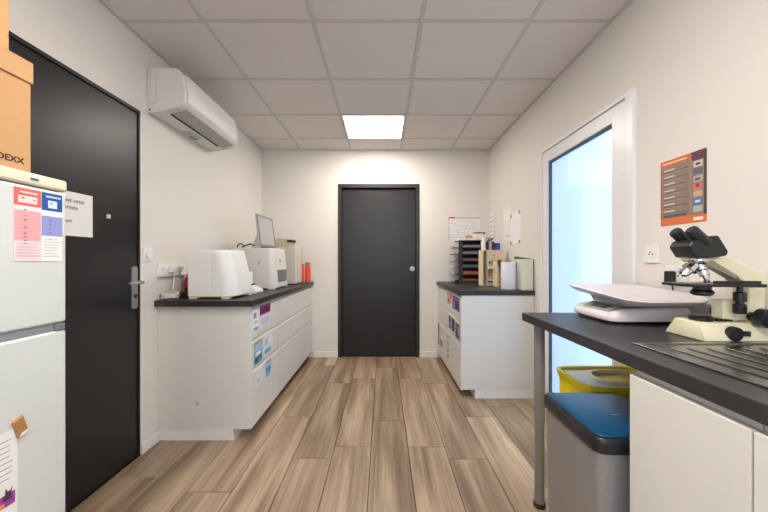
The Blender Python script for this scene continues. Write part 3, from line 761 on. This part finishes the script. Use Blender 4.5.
# on the tower
zt2 = tz1+.0005
o = MB().box(.86, 1.02, 3.76, 3.93, zt2, zt2+.022, paper_m).build('paper_stack', None, .002); tag(o, 'low white stack of paper on top of the black letter trays', 'paper stack')
o = MB().box(1.005, 1.10, 3.74, 3.93, zt2+.0225, zt2+.095, white_m)
o = MB().box(1.0225, 1.115, 3.74, 3.94, zt2, zt2+.075, white_m).build('white_carton', None, .002); tag(o, 'white carton on top of the black letter trays', 'carton')
o = MB().box(.955, 1.015, 3.80, 3.88, zt2+.0225, zt2+.06, mat('tan_box', (196, 150, 104), .6)).build('tan_box', None, .002); tag(o, 'small tan box on the paper stack above the letter trays', 'box')
o = MB().box(1.03, 1.15, 3.76, 3.86, zt2+.0755, zt2+.092, mat('red_box', (176, 52, 48), .5)).build('red_case', None, .003); tag(o, 'flat red case on the white carton above the letter trays', 'case')

# wooden organizer
t = thing('desk_organizer', (1.06, 3.42, rw), 'cream open front organizer with two shelves on the short right worktop', 'organizer')
cw = mat('cream_wood', (226, 208, 174), .5)
ox0, ox1, oy0, oy1, oz1 = .986, 1.19, 3.32, 3.455, rw+.355
mb = MB().box(ox0, ox0+.010, oy0, oy1, rw, oz1, cw).box(ox1-.010, ox1, oy0, oy1, rw, oz1, cw).box(ox0+.01, ox1-.01, oy1-.008, oy1, rw, oz1, cw)
mb.box(ox0+.01, ox1-.01, oy0, oy1-.008, oz1-.010, oz1, cw).box(ox0+.01, ox1-.01, oy0, oy1-.008, rw, rw+.01, cw).build('case', t, .001)
MB().box(ox0+.052, ox1-.011, oy0+.003, oy1-.009, rw+.165, rw+.173, cw).build('shelf', t, .001)
MB().box(ox0+.044, ox0+.052, oy0+.003, oy1-.009, rw+.011, oz1-.011, cw).build('divider', t, .001)
MB().box(ox0+.053, ox1-.011, oy0+.002, oy0+.012, rw+.255, oz1-.011, cw).build('front_flap', t, .001)
MB().box(ox0+.10, ox0+.125, oy0-.001, oy0+.0015, rw+.295, rw+.300, softblk_m).build('label_slot', t)
o = MB(); fr = Frame((ox0+.058, oy0+.02, rw+.1735), 'B')
o = sheet_mb(fr, .095, .078, paper_m, [(.05, .2, .35, .8, (150, 190, 190)), (.35, .3, .8, .95, (214, 96, 80)), (.1, .6, .3, .9, (70, 60, 60)), (.55, .1, .95, .4, (120, 150, 190))], .006).build('photo_card')
tag(o, 'red and teal picture card standing on the upper shelf of the cream organizer', 'card')
random.seed(3)
for k in range(5):
    a = .96+.012*k
    zz = rw+.0108+.013*k
    o = MB().box(ox0+.055+.004*(k % 2), ox0+.185-.006*(k % 3), oy0+.002-.02*(k % 2), oy0+.12, zz, zz+.0115, [paper_m, mat('grey_paper', (170, 164, 158), .6), softblk_m, paper_m, mat('tan_paper', (190, 166, 140), .6)][k]).build('booklet', None, .001)
    tag(o, ['white booklet at the bottom of the pile in the cream organizer', 'grey booklet second from the bottom in the cream organizer', 'black booklet in the middle of the pile in the cream organizer',
            'white booklet second from the top in the cream organizer', 'tan booklet on top of the pile in the cream organizer'][k], 'booklet', 'booklets in the organizer')
# things on the organizer
oz = oz1+.0005
t = thing('spray_bottle', (1.012, 3.38, oz), 'slim white bottle standing on the left of the cream organizer', 'bottle')
MB().lathe([(.0, 0), (.021, 0), (.022, .006), (.022, .085), (.012, .10), (.011, .106), (0, .106)], (1.012, 3.38, oz), white_m).build('body', t)
MB().lathe([(.0, 0), (.011, 0), (.011, .02), (0, .02)], (1.012, 3.38, oz+.1062), paper_m).build('cap', t)
for k, (x, c, lb) in enumerate(((1.040, (44, 34, 44), 'dark vial box beside the white bottle on the cream organizer'), (1.067, (190, 180, 196), 'pale striped vial box in the middle on the cream organizer'), (1.094, (66, 52, 80), 'purple vial box on the cream organizer'))):
    o = MB().box(x, x+.0255, 3.37, 3.42, oz, oz+.085, mat('vialbox_%d' % k, c, .5, noise=.4, scale=60)).build('vial_box', None, .002); tag(o, lb, 'box', 'vial boxes')
o = MB().box(1.130, 1.178, 3.37, 3.42, oz, oz+.070, mat('blue_box', (48, 66, 168), .5, noise=.2)).build('blue_box', None, .004); tag(o, 'bright blue box at the right end on the cream organizer', 'box')
mb = MB()
for k in range(3):
    cx, cy = 1.060+.02*k, 3.39
    mb.tube([(cx+.020*math.cos(a*PI/6+k), cy+.012*math.sin(a*PI/4), oz+.0895+.016*(1+math.sin(a*PI/6+k*2))) for a in range(13)], .0035, black_m, 6)
tag(mb.build('tangled_cable'), 'tangled black cord lying on the vial boxes', 'cord')

# roll and file box
t = thing('paper_towel_roll', (1.0985, 2.935, rw), 'white roll of paper standing left of the cream file box on the short worktop', 'paper roll')
MB().lathe([(.012, .002), (.012, 0), (.062, 0), (.0635, .004), (.0635, .232), (.061, .236), (.019, .236), (.018, .20), (.0, .20)], (1.0985, 2.935, rw), mat('tissue', (224, 222, 232), .8, bump=.2, scale=60)).build('paper_layers', t)
t = thing('magazine_file', (1.066, 3.18, rw), 'narrow cream magazine file standing left of the white paper roll', 'magazine file')
mb = MB()
for xa in (1.078, 1.094):
    mb.prism([(3.165, rw), (3.29, rw), (3.29, rw+.24), (3.24, rw+.24), (3.165, rw+.17)], 'X', xa, xa+.004, cw)
mb.box(1.082, 1.094, 3.165, 3.169, rw, rw+.17, cw).box(1.082, 1.094, 3.286, 3.29, rw, rw+.24, cw).build('case', t, .001)
for k in range(1):
    MB().box(1.083+.012*k, 1.093+.012*k, 3.172, 3.284, rw+.001, rw+.20-.012*k, paper_m).build('booklet', t)
t = thing('file_box', (1.21, 2.9, rw), 'cream closed file box at the near edge of the short right worktop', 'file box')
crm = mat('cream_board', (222, 220, 204), .45)
MB().box(1.166, 1.258, 2.803, 2.993, rw, rw+.262, crm).build('body', t, .003)
MB().box(1.258, 1.262, 2.803, 2.993, rw, rw+.262, softblk_m).build('dark_edge', t)
o = MB().loft([[(1.170, 2.99, rw+.2625), (1.196, 2.99, rw+.2625), (1.196, 2.99, rw+.286), (1.170, 2.99, rw+.286)], [(1.215, 2.815, rw+.2625), (1.241, 2.815, rw+.2625), (1.241, 2.815, rw+.269), (1.215, 2.815, rw+.269)]], mat('green_plastic', (12, 96, 58), .35)).build('green_ruler', None, .002)
tag(o, 'dark green flat strip lying on top of the cream file box', 'ruler')

# ------------------------------------------------------------------ baby scale
cz = .9035
t = thing('baby_scale', (1.06, 1.46, cz), 'white electronic weighing scale with shallow tray on the right worktop', 'weighing scale')
scm = mat('scale_plastic', (222, 214, 216), .33, noise=.01)
def ring_(x0, x1, y0, y1, r, z, n=6):
    return [(x, y, z) for x, y in rr((x0+x1)/2, (y0+y1)/2, x1-x0, y1-y0, r, n)]
mb = MB()
mb.loft([ring_(.905, 1.225, 1.34, 1.59, .05, cz+.004), ring_(.905, 1.225, 1.34, 1.59, .05, cz+.014)], softblk_m)
mb.build('underside', t)
for (x, y) in ((.95, 1.38), (1.18, 1.38), (.95, 1.55), (1.18, 1.55)):
    MB().cyl((x, y, cz-.0003), (x, y, cz+.004), .014, softblk_m, n=16).build('foot', t)
mb = MB()
def tilt(pts):  # the left side slopes down to a low control panel
    out = []
    for x, y, z in pts:
        k = min(1, max(0, (x-.905)/.070)); out.append((x, y, cz+.014+(z-cz-.014)*(.42+.58*k)))
    return out
mb.loft([ring_(.903, 1.235, 1.325, 1.605, .035, cz+.012), tilt(ring_(.900, 1.238, 1.322, 1.608, .038, cz+.030)), tilt(ring_(.903, 1.235, 1.325, 1.605, .035, cz+.052)),
         tilt(ring_(.910, 1.228, 1.334, 1.596, .030, cz+.068)), tilt(ring_(.92, 1.215, 1.345, 1.585, .025, cz+.0725))], scm)
mb.build('base', t)
# control panel on the slope
def sl(x): return cz+.014+.0585*(.42+.58*min(1, max(0, (x-.905)/.070)))
pm = mat('control_panel', (150, 152, 150), .35); pm2 = mat('lcd_window', (92, 98, 96), .2)
MB().loft([[(x, y, sl(x)+.0015-.004) for x, y in rr(.944, 1.455, .050, .18, .008)], [(x, y, sl(x)+.0022) for x, y in rr(.944, 1.455, .050, .18, .008)]], pm).build('control_panel', t)
MB().loft([[(x, y, sl(x)+.002) for x, y in rr(.944, 1.455, .028, .11, .004)], [(x, y, sl(x)+.0032) for x, y in rr(.944, 1.455, .028, .11, .004)]], pm2).build('display', t)
# support block between base and tray
MB().loft([ring_(.985, 1.225, 1.335, 1.59, .03, cz+.070), ring_(.985, 1.238, 1.30, 1.63, .05, cz+.093)], mat('scale_support', (206, 198, 200), .4)).build('tray_support', t)
def rimz(y):
    pts = [(1.2, 1.004), (1.31, 1.020), (1.49, 1.042), (1.75, 1.038)]
    for (a, za), (b, zb) in zip(pts, pts[1:]):
        if y <= b: return za+(zb-za)*(y-a)/(b-a)
    return pts[-1][1]
mb = MB()
def rim_ring(ins, dz, r=.10): return [(x, y, rimz(y)+dz) for x, y in rr(1.069, 1.455, .348-2*ins, .47-2*ins, max(.03, r-ins), 8)]
def low_ring(ins, z, r=.14): return [(x, y, z+(rimz(y)-1.03)*.3) for x, y in rr(1.085, 1.455, .335-2*ins, .46-2*ins, max(.03, r-ins), 8)]
mb.loft([low_ring(.095, .990), low_ring(.065, .992), rim_ring(.034, -.026), rim_ring(.004, -.007), rim_ring(0, -.003), rim_ring(.002, .0), rim_ring(.008, .0), rim_ring(.028, -.010), low_ring(.075, .999), low_ring(.10, .998)], scm)
mb.build('tray', t)

# ------------------------------------------------------------------ microscope
t = thing('microscope', (1.12, 1.12, cz), 'cream and black binocular microscope on the right worktop behind the sink', 'microscope')
mcr = mat('microscope_cream', (236, 228, 196), .38)
def mx(x, y, Y=1.10):
    px, py = 650+x/3.94, 220+y/3.94
    return ((px-383)*Y/335, 1.16-(py-260)*Y/335)
mb = MB()
mb.loft([[(1.003, 1.046, cz), (1.243, 1.046, cz), (1.243, 1.20, cz), (1.010, 1.20, cz)],
         [(1.003, 1.046, cz+.004), (1.243, 1.046, cz+.004), (1.243, 1.20, cz+.004), (1.010, 1.20, cz+.004)],
         [(1.012, 1.072, cz+.056), (1.243, 1.066, cz+.056), (1.243, 1.178, cz+.056), (1.022, 1.174, cz+.056)]], mcr)
mb.build('base', t, .004, 3)
MB().cyl((1.100, 1.060, cz+.026), (1.100, 1.040, cz+.024), .0225, black_m, n=24).build('dimmer_knob', t, .002)
MB().box(1.132, 1.150, 1.046, 1.056, cz+.017, cz+.033, black_m).build('power_switch', t, .001)
# arm
P = [mx(*p) for p in ((150, 150), (300, 150), (432, 212), (432, 402), (368, 402), (368, 262), (330, 228), (240, 178), (165, 163))]
MB().prism(P, 'Y', 1.083, 1.137, mcr).build('arm', t, .005, 3)
P = [mx(*p, Y=1.08) for p in ((215, 166), (250, 160), (352, 222), (340, 232), (245, 186))]
MB().prism(P, 'Y', 1.0815, 1.084, mat('grey_inlay', (150, 144, 128), .3, metal=.5)).build('arm_inlay', t)
P = [mx(*p) for p in ((275, 315), (367, 315), (367, 392), (320, 396), (275, 388))]
MB().prism(P, 'Y', 1.09, 1.13, mcr).build('stage_bracket', t, .003)
# head
mb = MB()
hp = [(.972, 1.203), (.984, 1.222), (1.036, 1.236), (1.066, 1.239), (1.098, 1.188), (1.094, 1.174), (1.062, 1.167), (.994, 1.168)]
mb.prism(hp, 'Y', 1.062, 1.142, black_m); mb.build('head', t, .006, 3)
for y in (1.074, 1.133):
    e = MB().tube([(1.034, y, 1.214), (1.020, y, 1.226), (1.0195, y, 1.2265), (.989, y, 1.2545), (.986, y, 1.257)], [.017, .017, .0185, .0185, .0165], black_m, 24).build('eyepiece', t)
    MB().cyl((.9862, y, 1.2568), (.9852, y, 1.2578), .0115, mat('lens_glass', (60, 66, 84), .08), n=20).build('lens', e)
# nosepiece and objectives
c = Vector((1.034, 1.100, 1.158))
MB().lathe([(.0, -.012), (.018, -.012), (.026, -.004), (.027, .004), (.022, .014), (0, .014)], tuple(c), chrome_m).build('nosepiece', t)
for (dx, dy, dz, L, tipm) in ((-.80, -.12, -.75, .060, chrome_m), (.16, -.30, -1., .064, softblk_m), (-.55, .55, -.7, .050, chrome_m), (.30, .55, -.8, .04, chrome_m)):
    dv = Vector((dx, dy, dz)).normalized(); s0 = c+dv*.012
    o = MB().tube([s0, s0+dv*.012, s0+dv*.0125, s0+dv*(L*.6), s0+dv*(L*.62), s0+dv*L*.85, s0+dv*L], [.0120, .0120, .0142, .0142, .0120, .0095, .006], chrome_m, 20).build('objective', t)
    MB().tube([s0+dv*(L*.30), s0+dv*(L*.36)], .01435, tipm, 20).build('colour_ring', o)
MB().tube([(1.036, 1.102, 1.160), (1.036, 1.102, 1.170)], .024, chrome_m, 24).build('head_mount', t)
# stage
MB().box(.968, 1.165, 1.045, 1.165, 1.075, 1.084, black_m).build('stage', t, .002)
MB().box(1.045, 1.185, 1.048, 1.062, 1.0845, 1.094, softblk_m).box(1.150, 1.200, 1.046, 1.064, 1.074, 1.0840, softblk_m).build('slide_holder', t, .001)
MB().box(1.0, 1.03, 1.09, 1.12, 1.0845, 1.0855, chrome_m).build('slide_clip', t)
MB().lathe([(.0, 0), (.022, 0), (.030, .006), (.030, .014), (.024, .02), (.024, .030), (0, .030)], (1.052, 1.105, 1.043), black_m).build('condenser', t)
MB().lathe([(.0, 0), (.030, 0), (.033, .004), (.033, .012), (.026, .018), (0, .018)], (1.058, 1.115, cz+.0563), black_m).build('lamp_housing', t)
MB().box(1.09, 1.14, 1.09, 1.14, cz+.0562, cz+.065, black_m).build('lamp_cover', t, .002)
MB().lathe([(.0, 0), (.014, 0), (.0165, .004), (.0165, .030), (.011, .032), (.011, .038), (.0165, .040), (.0165, .066), (.008, .070), (.008, .085), (0, .085)], (1.135, 1.066, .9895), black_m).build('stage_knob', t)
MB().lathe([(.0, -.102), (.020, -.102), (.024, -.099), (.024, -.060), (.030, -.058), (.030, -.030), (.014, -.028), (.014, .0), (0, .0)], (1.188, 1.083, .978), black_m, axis='Y').build('focus_knob', t)
MB().lathe([(.0, .0), (.014, .0), (.014, .015), (.024, .017), (.024, .035), (.020, .038), (0, .038)], (1.165, 1.137, .985), black_m, axis='Y').build('focus_knob', t)
MB().cyl((1.165, 1.128, .985), (1.165, 1.1375, .985), .012, black_m).build('knob_shaft', t)

# ------------------------------------------------------------------ bins under the counter
t = thing('waste_bin', (.77, 1.13, 0), 'brushed steel waste bin with dark rim and glossy blue lid under the counter', 'waste bin')
bx0, bx1, by0, by1 = .616, .905, .962, 1.298
MB().loft([ring_(bx0+.012, bx1-.012, by0+.012, by1-.012, .03, .012), ring_(bx0+.004, bx1-.004, by0+.004, by1-.004, .03, .600)], steel_m).build('body', t)
MB().loft([ring_(bx0+.016, bx1-.016, by0+.016, by1-.016, .03, 0), ring_(bx0+.008, bx1-.008, by0+.008, by1-.008, .03, .014)], softblk_m).build('base', t)
rimm = mat('bin_rim', (30, 30, 36), .3)
MB().loft([ring_(bx0, bx1, by0, by1, .032, .600), ring_(bx0-.004, bx1+.004, by0-.004, by1+.004, .034, .606), ring_(bx0-.004, bx1+.004, by0-.004, by1+.004, .034, .640),
           ring_(bx0, bx1, by0, by1, .032, .646), ring_(bx0+.008, bx1-.008, by0+.008, by1-.008, .026, .647)], rimm).build('rim', t)
MB().loft([ring_(bx0+.009, bx1-.009, by0+.009, by1-.009, .026, .6465), ring_(bx0+.011, bx1-.011, by0+.011, by1-.011, .025, .650), ring_(bx0+.03, bx1-.03, by0+.03, by1-.03, .02, .6515)], blue_m).build('lid', t)
mb = MB()
for k in range(4): mb.box(.752+.009*k, .757+.009*k, 1.10, 1.106, .6510, .6519, mat('pale_emblem', (150, 180, 200), .4))
mb.build('emblem', t)

t = thing('medical_waste_container', (.99, 1.46, 0), 'yellow plastic medical waste container with open oval lid behind the steel bin', 'waste container')
yx0, yx1, yy0, yy1 = .805, 1.172, 1.312, 1.575
yd = mat('yellow_inner', (226, 206, 70), .5)
mb = MB()
mb.loft([ring_(yx0+.03, yx1-.03, yy0+.03, yy1-.025, .03, .0), ring_(yx0+.006, yx1-.006, yy0+.006, yy1-.006, .03, .636), ring_(yx0+.008, yx1-.008, yy0+.008, yy1-.008, .03, .640)], yellow_m).build('tub', t)
# lid ring with an oval opening
n = 48
def sq(a, cx, cy, w, h, e=6.):
    c, s = math.cos(a), math.sin(a); return (cx+w/2*math.copysign(abs(c)**(2/e), c), cy+h/2*math.copysign(abs(s)**(2/e), s))
cx, cy = (yx0+yx1)/2, (yy0+yy1)/2
def RG(w, h, z, e=6., ox=0.): return [(*sq(2*PI*k/n, cx+ox, cy, w, h, e), z) for k in range(n)]
mb = MB(); mb.loft([RG(.375, .280, .636), RG(.380, .285, .640), RG(.380, .285, .660), RG(.370, .275, .662), RG(.352, .257, .660), RG(.350, .255, .648)], yellow_m, (False, False)); mb.build('lid_rim', t)
mb = MB(); mb.loft([RG(.350, .255, .648), RG(.33, .24, .6485), RG(.25, .185, .652, 2.2, .035), RG(.235, .17, .662, 2.2, .035), RG(.225, .16, .662, 2.2, .035), RG(.22, .155, .640, 2.2, .035)], mat('pale_yellow_lid', (246, 242, 208), .35), (False, False)); mb.build('lid', t)
mb = MB(); mb.loft([RG(.22, .155, .640, 2.2, .035), RG(.20, .14, .6415, 2.2, .035)], yd, (False, True)); mb.build('inner_flap', t)
mb = MB()
for k in range(10): mb.box(cx-.03+.014*k, cx-.024+.014*k, cy-.05, cy-.03, .6416, .648, yellow_m)
mb.build('comb_teeth', t)
MB().tube([(yx1-.02, yy0+.02, .664), (yx1-.02, yy0+.02, .70), (yx1-.02, yy1-.06, .715), (yx1-.02, yy1-.02, .70), (yx1-.02, yy1-.02, .664)], .006, yellow_m, 10).build('handle', t)

# ------------------------------------------------------------------ daylight and camera
w = bpy.data.worlds.new('sky'); SC.world = w; w.use_nodes = True
bg = w.node_tree.nodes['Background']
tc = w.node_tree.nodes.new('ShaderNodeTexCoord'); sp = w.node_tree.nodes.new('ShaderNodeSeparateXYZ'); rp = w.node_tree.nodes.new('ShaderNodeValToRGB')
w.node_tree.links.new(tc.outputs['Generated'], sp.inputs[0]); w.node_tree.links.new(sp.outputs['Z'], rp.inputs['Fac'])
rp.color_ramp.elements[0].color = (.82, .90, 1, 1); rp.color_ramp.elements[1].color = (.35, .6, 1, 1)
w.node_tree.links.new(rp.outputs[0], bg.inputs['Color']); bg.inputs['Strength'].default_value = 2.5
pl = bpy.data.lights.new('daylight_portal', 'AREA'); pl.shape = 'RECTANGLE'; pl.size = 2.0; pl.size_y = 1.1
pl.cycles.is_portal = True
po = bpy.data.objects.new('daylight_portal', pl); COL.objects.link(po); po.location = (XR+.15, (RD[0]+RD[1])/2, 1.0)
po.rotation_euler = (0, math.radians(90), 0)

pl = bpy.data.lights.new('daylight_portal', 'AREA'); pl.shape = 'RECTANGLE'; pl.size = 1.9; pl.size_y = 1.2  # portal of the added front window
pl.cycles.is_portal = True
po = bpy.data.objects.new('daylight_portal', pl); COL.objects.link(po); po.location = (-.05, YF-.1, 1.55)
po.rotation_euler = (math.radians(90), 0, 0)

cam = bpy.data.cameras.new('camera'); co = bpy.data.objects.new('camera', cam); COL.objects.link(co)
co.location = (0, 0, 1.16); co.rotation_euler = (math.radians(90), 0, 0)
cam.sensor_width = 36; cam.lens = 335/768*36; cam.shift_x = 1/768; cam.shift_y = 4/768; cam.clip_start = .02
SC.camera = co
SC.view_settings.view_transform = 'Standard'; SC.view_settings.look = 'None'; SC.view_settings.gamma = 1
SC.view_settings.use_curve_mapping = False
SC.view_settings.exposure = .92
